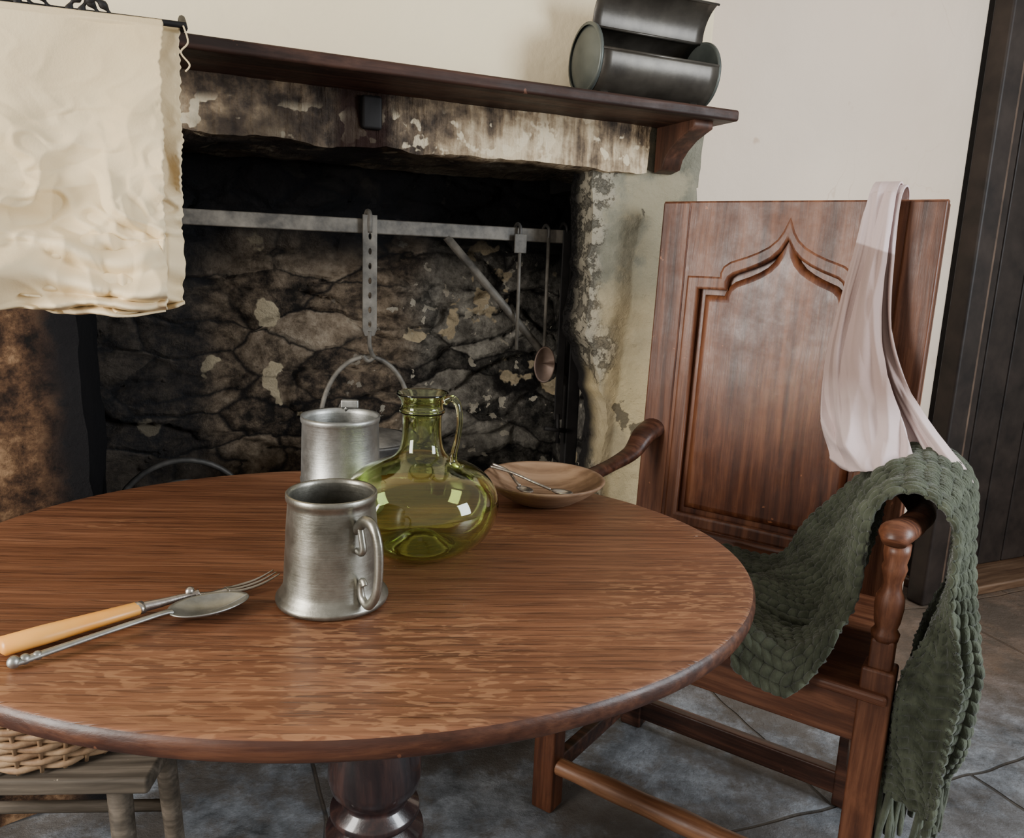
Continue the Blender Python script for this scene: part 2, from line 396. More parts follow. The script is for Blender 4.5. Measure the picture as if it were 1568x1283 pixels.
# ------------------------------------------------------------------ room shell
mesh("floor",[(-4,-3,0),(5,-3,0),(5,6,0),(-4,6,0)],[(0,1,2,3)],flag(),None,False)
box("wall_back",1.185,2.33,1.8,1.95,0,2.9,pinkp,None,0,RW)
box("wall_back_upper",2.33,3.45,1.8,1.95,2.25,2.9,pinkp,None,0,RW)
box("wall_back_right",3.45,4.6,1.8,1.95,0,2.9,pinkp,None,0,RW)
box("wall_chimney",-2.6,1.183,1.6,2.2,1.444,2.9,cream,None,.012,RW)
rough_box("wall_fireplace_left",-2.6,-.15,1.6,2.2,0,1.44,leftpier(),.03,6,.025,"fr")
pm=piermat()
def ph_(p,r):
    k=max(0,min(1,(1.170-p.x)/.27))
    z=p.z
    r[0]+=k*(.065*max(0,min(1,(.98-z)/.22))+.014*noise.noise(Vector((1,z*9,3)))+.010*noise.noise(Vector((4,z*30,3))))
    return r
rough_box("wall_fireplace_right",.890,1.175,1.6,1.70,0,1.325,pm,.016,9,.009,"flrk",hook=ph_)
rough_box("wall_fireplace_corner",1.0,1.178,1.602,2.2,1.30,1.443,pm,.010,9,.014,"flrb")
im=innermat()
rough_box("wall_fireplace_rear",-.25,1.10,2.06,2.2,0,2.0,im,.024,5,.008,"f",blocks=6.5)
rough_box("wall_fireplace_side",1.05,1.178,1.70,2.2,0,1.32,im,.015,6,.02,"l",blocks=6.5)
box("wall_fireplace_end",1.15,1.183,1.70,1.80,0,1.443,pm,None,.0,RW)
rough_box("trim_lintel",-.45,1.015,1.585,1.95,1.318,1.442,lintelmat(),.018,9,.009,"frb")
dr=empty("door_1",RW)
box("post_left",2.335,2.42,1.72,1.79,0,2.2,frame_dark,dr,.01)
box("post_moulding",2.424,2.448,1.735,1.80,0,2.2,frame_brown,dr,.008)
box("post_inner",2.455,2.53,1.77,1.93,0,2.2,frame_dark,dr,.015)
box("post_right",3.37,3.445,1.72,1.79,0,2.2,frame_dark,dr,.01)
box("head",2.335,3.445,1.72,1.79,2.2,2.248,frame_dark,dr,.01)
for i in range(6): box("board_%d"%i,2.53+i*.14,2.665+i*.14,1.87,1.91,.036,2.2,frame_dark,dr,.006)
box("threshold",2.43,3.37,1.72,1.93,0,.035,wood("sill",(.05,.025,.015),(.12,.065,.035),(.2,.12,.07),0),dr,.008)
# ------------------------------------------------------------------ mantel shelf
sh=empty("mantel_shelf",RW)
box("board",-2.4,1.132,1.42,1.598,1.4195,1.443,shelfw,sh,.006)
def bracket(name,s,mat,w=.04,zb=1.335):
    lp=[(0,0),(.135,0),(.135,-.012),(.115,-.018),(.085,-.028),(.055,-.045),(.035,-.062),(.028,-.08),(.0,-.085)]
    k=(1.419-zb)/.085
    m=Matrix.Translation((s,1.59,1.419))@Matrix(((0,0,1,0),(-1,0,0,0),(0,1,0,0),(0,0,0,1)))
    return poly(name,[[(x,y*k) for x,y in lp]],w/2,.003,mat,sh,m)
bracket("bracket_right",1.065,bracketw,.05,1.325)
box("iron_plate",.360,.400,1.568,1.588,1.350,1.412,blackiron,sh,.006)
# ------------------------------------------------------------------ towel rail and towel
tr=empty("towel_rail",RW)
tube("rod",[(-1.1,1.30,1.413),(-.5,1.30,1.414),(.045,1.30,1.424)],.0045,blackiron,tr,8)
for i,s in enumerate((-.8,.042)):
    tube("arm_%d"%i,catmull([(s,1.30,1.42),(s,1.34,1.437),(s,1.40,1.456),(s,1.45,1.4485)],5),.005,blackiron,tr,8)
for i,s in enumerate((-.165,-.145,-.085,-.07)):
    tube("curl_%d"%i,catmull([(s-.018,1.30,1.419),(s-.012,1.295,1.432),(s,1.29,1.438),(s+.012,1.295,1.432),(s+.02,1.30,1.421)],5),[.004+.002*math.sin(k) for k in range(21)],blackiron,tr,8)
tube("cord",catmull([(.040,1.298,1.425),(.046,1.29,1.40),(.036,1.29,1.385),(.047,1.29,1.37),(.041,1.29,1.36)],6),.0012,linen,tr,6)
def towel(name,s0,s1,off,drop,seed,par):
    nu,nv=260,260
    X=np.zeros((nu,nv));Y=X.copy();Z=X.copy()
    for i in range(nu):
        u=i/(nu-1)
        for j in range(nv):
            v=j/(nv-1)
            s=s0+(s1-s0)*u
            z=1.424-drop*v+(s*.03)
            lo=max(0,min(1,(v-.25)/.5))
            wx,wy=s+.03*noise.noise(Vector((s*6,v*4,seed))),v+.06*noise.noise(Vector((s*5,v*5,seed+3)))
            d=1.286-off
            d-=.013*math.sin(wx*30+2.2*v+seed)*(.3+.7*v)
            d-=.030*ridge(wx*6+wy*2.6,wy*1.8-wx*3,seed)*(.06+.75*lo)
            d-=.022*ridge(wx*10-wy*3.6,wy*3.4+wx*6,seed+5)*(.04+.9*lo)
            d-=.006*ridge(wx*24+wy*5,wy*12-wx*9,seed+9)*(.12+lo)
            d-=.014*noise.noise(Vector((wx*9,wy*3.5,seed+2)))*lo
            if v>.78:
                k=(v-.78)/.22
                bag=.5+.5*noise.noise(Vector((s*9,2.2,seed)))*2
                d-=.050*math.sin(k*math.pi)**.8*(.6+.5*bag)+.014*math.sin(s*60+k*4+seed)*k
                z=1.424-drop*.78-.080*math.sin(k*2.2)-.026*k+.030*noise.noise(Vector((s*11,k*2,5+seed)))*k+s*.03
                d-=.013*math.sin(k*20+8*noise.noise(Vector((s*9,k,seed))))
            if v<.03: d=1.293-off-.010*v/.03
            X[i,j]=s-.012*v*u+.006*fbm(v*9,u*2,3+seed,3)+(.003*noise.noise(Vector((v*60,3,seed))) if u>.985 else 0);Y[i,j]=d;Z[i,j]=z+.004*noise.noise(Vector((s*14,v*3,8)))*v
    return gridmesh(name,X,Y,Z,linen,par,None if par else RW,.003)
twp=empty("linen_towel",RW)
towel("front_fall",-.42,.012,.0,.385,0.3,twp)
towel("back_fall",-.40,.037,-.030,.372,7.7,twp)
# ------------------------------------------------------------------ tin roasting oven on shelf
ov=empty("tin_roasting_oven",RW@Matrix.Translation((.942,1.505,1.5175)))
R=.067;L=.138
def arc(a0,a1,n,x0,x1,r,cy=0,cz=0,nx=14):
    X=np.zeros((n,nx));Y=X.copy();Z=X.copy()
    for i in range(n):
        a=math.radians(a0+(a1-a0)*i/(n-1))
        for j in range(nx):
            X[i,j]=x0+(x1-x0)*j/(nx-1);Y[i,j]=cy-math.cos(a)*r;Z[i,j]=cz+math.sin(a)*r
    return X,Y,Z
gridmesh("drum",*arc(95,368,60,-L,L,R),tin,ov,None,.003)
for i,x in enumerate((-L,L)):
    prof=[(0,.012),(.03,.011),(.055,.006),(R-.003,.0),(R+.002,.0),(R+.002,.006),(R-.004,.007)]
    m=Matrix.Translation((x,0,0))@Matrix.Rotation((-1 if i==0 else 1)*math.pi/2,4,'Y')
    lathe("end_%d"%i,prof,tin_cap,ov,48,m)
hy,hz_=-math.cos(math.radians(95))*R,math.sin(math.radians(95))*R
gridmesh("lid",*arc(185,112,24,-L+.012,L+.006,R*1.05,hy-R*1.05,hz_+.004),tin,ov,None,.002)
tube("lid_rim",[(-L+.008,hy-R*1.05-math.cos(math.radians(112))*R*1.05,hz_+.004+math.sin(math.radians(112))*R*1.05),(L+.01,hy-R*1.05-math.cos(math.radians(112))*R*1.05,hz_+.004+math.sin(math.radians(112))*R*1.05)],.0025,tin,ov,8)
for i,a in enumerate((8,95)):
    aa=math.radians(a); tube("bead_%d"%i,[(-L,-math.cos(aa)*R,math.sin(aa)*R),(L,-math.cos(aa)*R,math.sin(aa)*R)],.003,tin,ov,8)
tube("spit",[(-L,0,0),(L,0,0)],.003,iron,ov,8)
box("foot_a",-.12,-.10,-.03,.03,-.0735,-.062,tin,ov,.002); box("foot_b",.10,.12,-.03,.03,-.0735,-.062,tin,ov,.002)
# ------------------------------------------------------------------ fireplace crane and utensils
cr=empty("fireplace_crane",RW)
box("bar",-.10,.95,1.752,1.768,1.158,1.190,iron_l,cr,.003)
box("post",.93,.965,1.745,1.775,.0,1.28,blackiron,cr,.004)
tube("brace",[(.60,1.76,1.16),(.78,1.762,.975),(.945,1.762,.80)],.010,iron_l,cr,8)
holes=[]
for i in range(7):
    z=-.045-.032*i
    holes.append([(.0045*math.cos(a),z+.008*math.sin(a)) for a in [2*math.pi*k/10 for k in range(10)]])
RX=Matrix(((1,0,0,0),(0,0,-1,0),(0,1,0,0),(0,0,0,1)))
hg=empty("pot_hanger",RW)
poly("strap",[[(-.015,0.0),(.015,0.0),(.015,-.25),(.010,-.262),(-.010,-.262),(-.015,-.25)]]+holes,.003,.001,iron_l,hg,Matrix.Translation((.417,1.742,1.197))@RX)
tube("top_hook",catmull([(.417,1.742,1.16),(.417,1.742,1.195),(.417,1.76,1.206),(.417,1.778,1.195),(.417,1.778,1.16)],5),.006,iron_l,hg,8)
tube("hook",catmull([(.417,1.742,.945),(.417,1.742,.915),(.424,1.747,.893),(.43,1.755,.884),(.417,1.757,.876),(.405,1.755,.888)],5),.005,iron_l,hg,8)
pt=empty("cooking_pot",RW@Matrix.Translation((.415,1.76,0)))
lathe("body",[(0,.47),(.06,.475),(.10,.50),(.122,.55),(.122,.60),(.108,.65),(.104,.675),(.116,.69),(.116,.695),(.100,.694),(.098,.675),(.1,.65),(.115,.6),(.115,.55),(.09,.51),(0,.49)],iron,pt,48)
lathe("lid",[(0,.715),(.03,.713),(.085,.703),(.104,.695),(.104,.69),(0,.70)],iron_l,pt,48)
tube("bail",[(.108*math.cos(a),0,.69+.195*math.sin(a)**.8) for a in [math.pi*k/28 for k in range(29)]],.0055,iron_l,pt,8)
def hang(name,s,z0,z1,r=.004):
    e=empty(name,RW)
    tube("loop",catmull([(s,1.742,z0-.02),(s,1.742,z0+.004),(s,1.76,z0+.014),(s,1.778,z0+.002),(s,1.778,z0-.015)],5),r,iron,e,8)
    tube("shaft",[(s,1.742,z0-.015),(s+.002,1.742,z1)],r*1.1,iron_l,e,8); return e
e=hang("skewer_holder",.778,1.185,.90); box("plate",.762,.794,1.737,1.741,1.13,1.175,iron_l,e,.002)
e=hang("iron_ladle",.853,1.185,.90)
X,Y,Z=[np.zeros((14,25)) for _ in range(3)]
for i in range(14):
    r=i/13
    for j in range(25):
        a=2*math.pi*j/24
        X[i,j]=.853+.028*r*math.cos(a);Z[i,j]=.863+.045*r*math.sin(a);Y[i,j]=1.75-.02*(r*r)
gridmesh("bowl",X,Y,Z,simple("ladle_copper",(.10,.06,.045),.5,.4,(.24,.17,.13),10),e,None,.003)
e=empty("toasting_fork",RW); box("strap",.890,.912,1.736,1.741,.72,1.19,blackiron,e,.002)
tube("hook",catmull([(.900,1.740,1.18),(.900,1.740,1.196),(.900,1.76,1.206),(.900,1.778,1.19)],5),.004,blackiron,e,8)
tube("shaft",[(.90,1.738,.735),(.905,1.738,.66)],.005,blackiron,e,8)
tube("cross",[(.865,1.738,.70),(.925,1.738,.69)],.006,blackiron,e,8)
e=empty("fire_grate",RW)
tube("hoop",[(.02+.17*math.cos(a),1.95,.42+.20*math.sin(a)) for a in [math.pi*k/24 for k in range(25)]],.007,iron,e,8)
tube("hoop_inner",[(.02+.13*math.cos(a),1.93,.42+.155*math.sin(a)) for a in [math.pi*k/24 for k in range(25)]],.005,iron,e,8)
for i in range(8): tube("bar_%d"%i,[(-.15+.0485*i,1.94,0),(-.15+.0485*i,1.94,.44)],.006,iron,e,8)
tube("rail",[(-.16,1.94,.42),(.20,1.94,.42)],.008,iron,e,8)

# ------------------------------------------------------------------ table
TC=Vector((-.20,.975,0))
tb=empty("round_table",Matrix.Translation(TC)@Matrix.Rotation(math.radians(4),4,'Z'))
a_,b_=.52,.414
pr=[(0,.728),(.3,.7285),(.6,.729),(.94,.7295),(.983,.7298),(.992,.728),(.998,.723),(1.0,.716),(.998,.710),(.988,.7065),(.97,.705),(.5,.705),(0,.705)]
me=lathe("top",pr,oak,tb,160,None,a_,b_)
me.data.materials.append(oak_edge)
for p in me.data.polygons:
    if p.center.z<.7270: p.material_index=1
box("bearer_a",-.30,.36,-.05,.05,.675,.705,darkwood,tb,.004)
box("block",-.14,.20,-.13,.13,.655,.676,darkwood,tb,.006)
lathe("column",[(0,.66),(.052,.66),(.052,.62),(.042,.60),(.037,.56),(.047,.50),(.058,.46),(.064,.43),(.065,.405),(.061,.388),(.050,.375),(.046,.369),(.047,.363),(.062,.355),(.063,.348),(.060,.342),(.052,.338),(.052,.334),(.068,.322),(.070,.31),(.064,.298),(.054,.29),(.050,.27),(.055,.24),(.06,.2),(.06,.14),(.05,.12),(0,.12)],darkwood,tb,56,Matrix.Translation((.028,-.0,0)))
for i in range(3):
    an=2*math.pi*i/3+math.pi/2
    pts=[(.03+math.cos(an)*r,math.sin(an)*r,z) for r,z in ((.04,.20),(.12,.20),(.2,.14),(.27,.06),(.33,.022))]
    tube("foot_%d"%i,catmull(pts,6),sm([.035,.033,.028,.024,.02],6),darkwood,tb,12)
TZ=.7302
# ------------------------------------------------------------------ tankards
tk=empty("pewter_tankard",Matrix.Translation((-.196,.832,TZ)))
lathe("body",[(0,.003),(.058,0),(.0605,.001),(.0615,.004),(.061,.007),(.058,.009),(.0575,.012),(.0545,.015),(.0535,.019),(.0525,.024),(.051,.05),(.0490,.085),(.0470,.110),(.0468,.114),(.0484,.116),(.0490,.119),(.0488,.123),(.0475,.1245),(.0455,.1235),(.0450,.119),(.0452,.11),(.049,.05),(.050,.02),(0,.018)],pewter,tk,80,Matrix.Scale(1.02,4))
dv=Vector((.70,-.71,0))
def hp(r,z): return dv*r+Vector((0,0,z))
tube("handle",catmull([hp(.044,.092),hp(.054,.100),hp(.066,.109),hp(.080,.106),hp(.089,.090),hp(.091,.07),hp(.089,.045),hp(.083,.028),hp(.071,.016),hp(.060,.020),hp(.057,.032),hp(.061,.040),hp(.065,.036)],6),sm([.006,.006,.0068,.0068,.0062,.006,.0058,.0056,.0055,.005,.0045,.0045,.005],6),pewter,tk,12,flat=.75,up=(.71,.70,0))
tube("handle_scroll",catmull([hp(.056,.100),hp(.060,.086),hp(.062,.076),hp(.058,.071),hp(.050,.072)],5),.0038,pewter,tk,10)
t2=empty("pewter_tankard",Matrix.Translation((-.257,1.15,TZ)))
lathe("body",[(0,.003),(.062,0),(.064,.003),(.062,.01),(.060,.016),(.0595,.02),(.0590,.045),(.0600,.047),(.0600,.051),(.0588,.053),(.0575,.10),(.0565,.135),(.058,.138),(.0588,.142),(.0580,.147),(.0555,.146),(.0545,.138),(.056,.06),(.057,.02),(0,.018)],pewter2,t2,80)
box("thumb_lug",-.016,.012,-.062,-.052,.146,.160,pewter2,t2,.003,Matrix.Rotation(math.pi,4,'Z'))
tube("handle",catmull([(0.0,.055,.145),(-.01,.075,.15),(-.02,.095,.13),(-.02,.10,.09),(-.015,.09,.05),(-.005,.06,.03)],6),.006,pewter2,t2,10)
# ------------------------------------------------------------------ glass jug
jg=empty("green_glass_jug",Matrix.Translation((-.117,1.0,TZ)))
outer=[(0,.022),(.015,.020),(.030,.010),(.042,.002),(.052,.0005),(.068,.005),(.086,.019),(.098,.038),(.1035,.058),(.102,.076),(.093,.094),(.077,.108),(.056,.118),(.039,.126),(.030,.136),(.0265,.150),(.0255,.165),(.0255,.178),(.027,.184),(.0295,.186),(.0295,.190),(.0275,.192),(.0275,.200),(.031,.206),(.034,.210)]
oc=catmull([(r,0,z) for r,z in outer],3); outer=[(max(0,p.x),p.z) for p in oc]
th=.0023
inner=[]
for i in range(len(outer)):
    p=outer[max(i-1,0)];q=outer[min(i+1,len(outer)-1)]
    dx,dz=q[0]-p[0],q[1]-p[1];l=math.hypot(dx,dz)
    inner.append((max(0,outer[i][0]-dz/l*th),outer[i][1]+dx/l*th))
inner[0]=(0,outer[0][1]+th)
lathe("vessel",outer+[(.033,.2125)]+inner[::-1],glass,jg,96)
hd=Vector((.93,-.36,0)).normalized()
def gp(r,z): return hd*r+Vector((0,0,z))
tube("handle",catmull([gp(.032,.203),gp(.042,.208),gp(.051,.200),gp(.054,.18),(gp(.051,.155)),gp(.047,.138),gp(.046,.126),gp(.053,.120),gp(.061,.121)],6),sm([.007,.006,.0055,.005,.005,.0055,.007,.006,.003],6),glass,jg,12,flat=.7)
# ------------------------------------------------------------------ bowl with spoons
bw=empty("wooden_bowl",Matrix.Translation((.055,1.235,TZ)))
lathe("bowl",[(0,0),(.045,0),(.055,.004),(.078,.018),(.098,.034),(.1005,.038),(.099,.040),(.094,.038),(.075,.024),(.05,.012),(0,.009)],bowlw,bw,72)
def small_spoon(name,pts,c,rotz):
    ts=empty(name,Matrix.Translation((.055,1.235,TZ)))
    tube("stem",catmull(pts,6),.0024,steel,ts,8)
    X,Y,Z=[np.zeros((8,33)) for _ in range(3)]
    for i in range(8):
        r=i/7
        for j in range(33):
            a=2*math.pi*j/32; lx=.019*r*math.cos(a);ly=.011*r*math.sin(a)
            X[i,j]=c[0]+lx*math.cos(rotz)-ly*math.sin(rotz);Y[i,j]=c[1]+lx*math.sin(rotz)+ly*math.cos(rotz);Z[i,j]=c[2]+.006*r**2
    gridmesh("bowl",X,Y,Z,steel,ts,None,.0012)
small_spoon("teaspoon",[(-.088,.025,.047),(-.05,.014,.040),(-.015,-.002,.030),(.012,-.012,.022)],(.030,-.020,.016),-.5)
small_spoon("teaspoon",[(-.085,.045,.046),(-.06,.030,.040),(-.045,.0,.030),(-.038,-.010,.026)],(-.030,-.024,.019),-1.0)
# ------------------------------------------------------------------ fork and spoon
fk=empty("bone_handled_fork",Matrix.Translation((0,0,TZ)))
p0=Vector((-.472,.672,.0105));p1=Vector((-.384,.765,.0105))
d=(p1-p0).normalized()
tube("handle",[p0+d*.001,p0+d*.004,p0+(p1-p0)*.3,p0+(p1-p0)*.7,p1-d*.002,p1],[.008,.0128,.0130,.0108,.0095,.008],bone,fk,20,flat=.68)
tube("ferrule",[p1-d*.003,p1+d*.004],.0088,steel,fk,16,flat=.75)
tube("shank",catmull([p1,(-.365,.780,.011),(-.345,.797,.012),(-.337,.804,.012)],5),sm([.006,.0045,.0032,.0045],5),steel,fk,12)
tube("neck",catmull([(-.339,.801,.012),(-.326,.812,.009),(-.313,.823,.008)],5),sm([.0035,.003,.006],5),steel,fk,12,flat=.5)
def blob(name,c,r,mat,par,amp=.2):
    import bmesh
    me=bpy.data.meshes.new(name);b=bmesh.new();bmesh.ops.create_icosphere(b,subdivisions=3,radius=r)
    for w in b.verts: w.co*=1+amp*noise.noise(w.co*60+Vector(c)*50)
    b.to_mesh(me);b.free(); return fin(me,name,mat,par,True,Matrix.Translation(c))
blob("knop",(-.345,.800,.016),.005,steel,fk)
side=Vector((-d.y,d.x,0))
for i in range(3):
    o_=side*(.0075*(i-1))
    q=Vector((-.313,.823,.008))
    tube("tine_%d"%i,catmull([q+o_*.6,q+o_+d*.015+Vector((0,0,-.002)),q+o_+d*.04+Vector((0,0,-.001)),q+o_+d*.062+Vector((0,0,.005))],5),sm([.0024,.002,.0017,.0007],5),steel,fk,8)
sp=empty("pewter_spoon",Matrix.Translation((0,0,TZ)))
tube("stem",catmull([(-.447,.655,.005),(-.437,.664,.006),(-.395,.706,.010),(-.355,.747,.013),(-.346,.757,.012)],6),sm([.006,.0052,.0040,.0038,.005],6),pewter2,sp,12,flat=.6)
for i,(x,y) in enumerate(((-.447,.655),(-.440,.661),(-.433,.668))): blob("knop_%d"%i,(x,y,.0065),.0060-.0006*i,pewter2,sp)
ang=math.radians(38)
X,Y,Z=[np.zeros((14,49)) for _ in range(3)]
for i in range(14):
    r=i/13
    for j in range(49):
        a=2*math.pi*j/48
        lx=.042*r*math.cos(a);ly=.026*r*math.sin(a)*(1-.12*math.cos(a))
        X[i,j]=-.316+lx*math.cos(ang)-ly*math.sin(ang);Y[i,j]=.780+lx*math.sin(ang)+ly*math.cos(ang);Z[i,j]=.0025+.0095*r**2.2
gridmesh("bowl",X,Y,Z,pewter2,sp,None,.0015)

# ------------------------------------------------------------------ armchair
CM=Matrix.Translation((.537,1.623,0))@Matrix.Rotation(math.radians(-34),4,'Z')
ch=empty("panel_back_armchair",CM)
HW=.274; ZT=1.25; FYc=-.385; FLx=-.262; FRx=.322; SZ=.485
rec=Matrix.Translation((0,0,.45))@Matrix.Rotation(-.045,4,'X')@Matrix.Translation((0,0,-.45))
pl=-.200
def archpts(ins=0):
    L_=pl+ins;b0=.545+ins;s0=1.088-ins
    k=(1-ins*3.0)
    c=[(-.128,0),(-.129,.012),(-.124,.024),(-.112,.033),(-.098,.038),(-.078,.045),(-.055,.055),(-.034,.067),(-.018,.082),(-.008,.098),(0,.118)]
    left=[(L_,b0),(L_,s0)]+[(x*k,s0+z) for x,z in c]
    right=[(-x,z) for x,z in left[:-1]][::-1]
    return left+right
MF=rec@RX
poly("back_frame",[[(-HW,.48),(HW,.48),(HW,ZT),(-HW,ZT)],archpts()],.016,.004,framew,ch,MF)
poly("panel_moulding",[archpts(-.003),archpts(.014)],.010,.006,framew,ch,rec@Matrix.Translation((0,-.008,0))@RX)
poly("panel_board",[archpts(-.01)],.004,.001,panelw,ch,rec@Matrix.Translation((0,.008,0))@RX)
poly("panel_field",[archpts(.046)],.016,.015,panelw,ch,rec@Matrix.Translation((0,.006,0))@RX,4)
box("stile_left",-HW-.004,-HW+.060,-.020,.03,.40,ZT+.002,redwoodV,ch,.004,rec)
box("stile_right",HW-.060,HW+.004,-.020,.03,.40,ZT+.002,redwoodV,ch,.004,rec)
box("lower_rail",-HW+.05,HW-.05,-.024,.02,.47,.535,redwoodH,ch,.007,rec)
box("leg_rear_left",-HW-.002,-HW+.05,-.018,.032,0,.46,chairdark,ch,.005)
box("leg_rear_right",HW-.05,HW+.002,-.018,.032,0,.46,chairdark,ch,.005)
def quadbox(name,pts,z0,z1,mat,bv=.005):
    v=[(x,y,z) for z in (z0,z1) for x,y in pts]
    f=[(3,2,1,0),(4,5,6,7)]+[(i,(i+1)%4,4+(i+1)%4,4+i) for i in range(4)]
    o=mesh(name,v,f,mat,ch,False); bevel(o,bv); return o
quadbox("seat",[(FLx-.035,FYc-.035),(FRx+.02,FYc-.035),(HW,.0),(-HW,.0)],SZ-.018,SZ,redwoodH,.006)
box("front_rail",FLx,FRx,FYc-.015,FYc+.012,SZ-.10,SZ-.018,redwoodH,ch,.004)
quadbox("side_rail_right",[(FRx-.012,FYc),(FRx+.014,FYc),(HW+.0,0),(HW-.026,0)],SZ-.10,SZ-.018,redwoodH)
quadbox("side_rail_left",[(FLx-.014,FYc),(FLx+.012,FYc),(-HW+.026,0),(-HW,0)],SZ-.10,SZ-.018,redwoodH)
box("rear_rail",-HW,HW,-.01,.015,.39,SZ-.018,chairdark,ch,.004)
for nm,x in (("left",FLx),("right",FRx)):
    s=1 if nm=="right" else -1
    az=.030 if nm=="right" else .0
    box("leg_front_"+nm,x-.024,x+.024,FYc-.024,FYc+.024,.0,SZ+.035,redwoodV,ch,.005)
    pf=[(0,.10),(.019,.10),(.021,.115),(.016,.125),(.019,.14),(.0215,.17),(.0205,.19),(.015,.205),(.0135,.22),(.016,.235),(.0185,.25),(.016,.26),(.019,.28),(.019,.30),(0,.30)]
    hs=(.69+az-SZ)/.30
    lathe("arm_support_"+nm,[(r,SZ+z*hs) for r,z in pf],redwoodV,ch,24,Matrix.Translation((x,FYc,0)))
    box("arm_post_"+nm,x-.017,x+.017,FYc-.017,FYc+.017,SZ+.03,SZ+.10*hs+.004,redwoodV,ch,.005)
    bx=HW-.02 if nm=="right" else -HW+.02
    if nm=="right":
        pts=[(bx,-.01,.772),(bx+.01,-.08,.758),(x+.006,-.20,.730),(x+.006,-.30,.728),(x,FYc,.738),(x,FYc-.035,.744),(x,FYc-.050,.732)]
        rr=[.028,.025,.022,.022,.025,.025,.016]
    else:
        pts=[(bx,.0,.750),(bx-.002,-.05,.738),(bx-.004,-.10,.708),(x-.004,-.18,.693),(x-.004,-.29,.690),(x,FYc,.700),(x,FYc-.05,.690)]
        rr=[.030,.027,.021,.017,.018,.022,.014]
    tube("arm_"+nm,catmull(pts,6),sm(rr,6),redwoodH if nm=="right" else chairdark,ch,16,flat=.75)
def turned(name,a,b,r,mat):
    a=Vector(a);b=Vector(b);n=24
    pts=[a+(b-a)*i/n for i in range(n+1)]
    rad=[r*(.80+.25*math.sin(math.pi*i/n)+.05*math.cos(i*math.pi/3)) for i in range(n+1)]
    return tube(name,pts,rad,mat,ch,14)
turned("stretcher_front",(FLx,FYc,.10),(FRx,FYc,.10),.021,stretch)
box("stretcher_rear",-HW+.04,HW-.04,-.015,.012,.025,.078,chairdark,ch,.005)
quadbox("stretcher_left",[(FLx-.012,FYc),(FLx+.012,FYc),(-HW+.036,0),(-HW+.012,0)],.06,.10,chairdark)
quadbox("stretcher_right",[(FRx-.012,FYc),(FRx+.012,FYc),(HW-.012,0),(HW-.036,0)],.14,.18,chairdark)

# ------------------------------------------------------------------ knitted shawl
def samp(path,nb):
    cp=catmull([Vector((x,0,z)) for x,z in path],20); cl=[0]
    for i in range(1,len(cp)): cl.append(cl[-1]+(cp[i]-cp[i-1]).length)
    t=np.linspace(0,1,nb)*cl[-1]
    x=np.interp(t,cl,[p.x for p in cp]);z=np.interp(t,cl,[p.z for p in cp])
    gx=np.gradient(x);gz=np.gradient(z);l=np.hypot(gx,gz)
    return x,z,gz/l,-gx/l,cl[-1]
nb=700;na=420
front=[(.368,.29),(.372,.37),(.378,.48),(.382,.59),(.380,.68),(.372,.745),(.333,.776),(.298,.755),(.290,.69),(.288,.62),(.280,.555),(.24,.517),(.17,.509),(.11,.507)]
back=[(.375,.29),(.380,.37),(.384,.48),(.386,.59),(.386,.69),(.372,.765),(.325,.795),(.27,.785),(.225,.72),(.18,.65),(.13,.58),(.075,.525),(.01,.508),(-.05,.506)]
fx,fz,fnx,fnz,tf=samp(front,nb);kx,kz,knx,knz,tk_=samp(back,nb)
tot=(tf+tk_)/2
t01=np.linspace(0,1,nb)
a=np.linspace(0,1,na)
Aa,B=np.meshgrid(a,t01,indexing='ij')
lerp=lambda p,q:p[None,:]*(1-Aa)+q[None,:]*Aa
px,pz,nx_,nz_=lerp(fx,kx),lerp(fz,kz),lerp(fnx,knx),lerp(fnz,knz)
yf=np.interp(t01,[0,.3,.40,.47,.53,.60,.72,.82,.9,1],[-.42,-.415,-.385,-.350,-.348,-.362,-.375,-.43,-.452,-.44])
yb=np.interp(t01,[0,.3,.42,.5,.60,.75,.88,1],[-.21,-.16,-.05,-.025,-.03,-.03,-.03,-.06])
hang_=np.interp(t01,[0,.28,.40,.52,.62,.74,1],[1.0,.9,.3,.3,1.0,1.3,1.0])[None,:]
ph=1.6*np.sin(B*6)+.8
foldA=(.013*np.sin(Aa*2*np.pi*2.6+ph)+.006*np.sin(Aa*2*np.pi*5.3-ph*1.6))*hang_
outr=np.clip((.37-B)/.13,0,1)
foldA=foldA+outr*(.030*np.sin(Aa*2*np.pi*2.5+1.9+.5*np.sin(B*9))+.009*np.sin(Aa*2*np.pi*6+B*6))
foldA=foldA+.018*np.clip((B-.74)/.1,0,1)*np.sin(Aa*8+B*18)
off=foldA+.012
sw=.023
Un=Aa*.42/sw*1.25+.15*np.sin(B*9); Vn=B*tot/.0185
fu=Un-np.floor(Un)
vv=Vn+.6*np.abs(fu-.5)*2
lobe=np.abs(np.sin(2*np.pi*fu))**.5
ph2=vv-np.floor(vv)
stitch=lobe*np.sqrt(np.clip(1-(2*ph2-1)**2,0,1))
Yy=yf[None,:]+(yb-yf)[None,:]*Aa+.012*np.sin(B*26+Aa*4)*(1-np.abs(2*Aa-1))
Xx=px+nx_*off
Zz=pz+nz_*off
Zz=np.where(B>.80,np.maximum(Zz,SZ+.008),Zz)
Zz=Zz-np.where(B>.70,np.clip(-.418-Yy,0,1)*1.8,0)
Zz=Zz+(.03*np.sin(Aa*5)+.03*Aa)*np.clip(1-B/.12,0,1)
def grad(F): return np.gradient(F,axis=0),np.gradient(F,axis=1)
(xa,xb),(ya,yb_),(za,zb_)=grad(Xx),grad(Yy),grad(Zz)
Nx=ya*zb_-za*yb_;Ny=za*xb-xa*zb_;Nz=xa*yb_-ya*xb
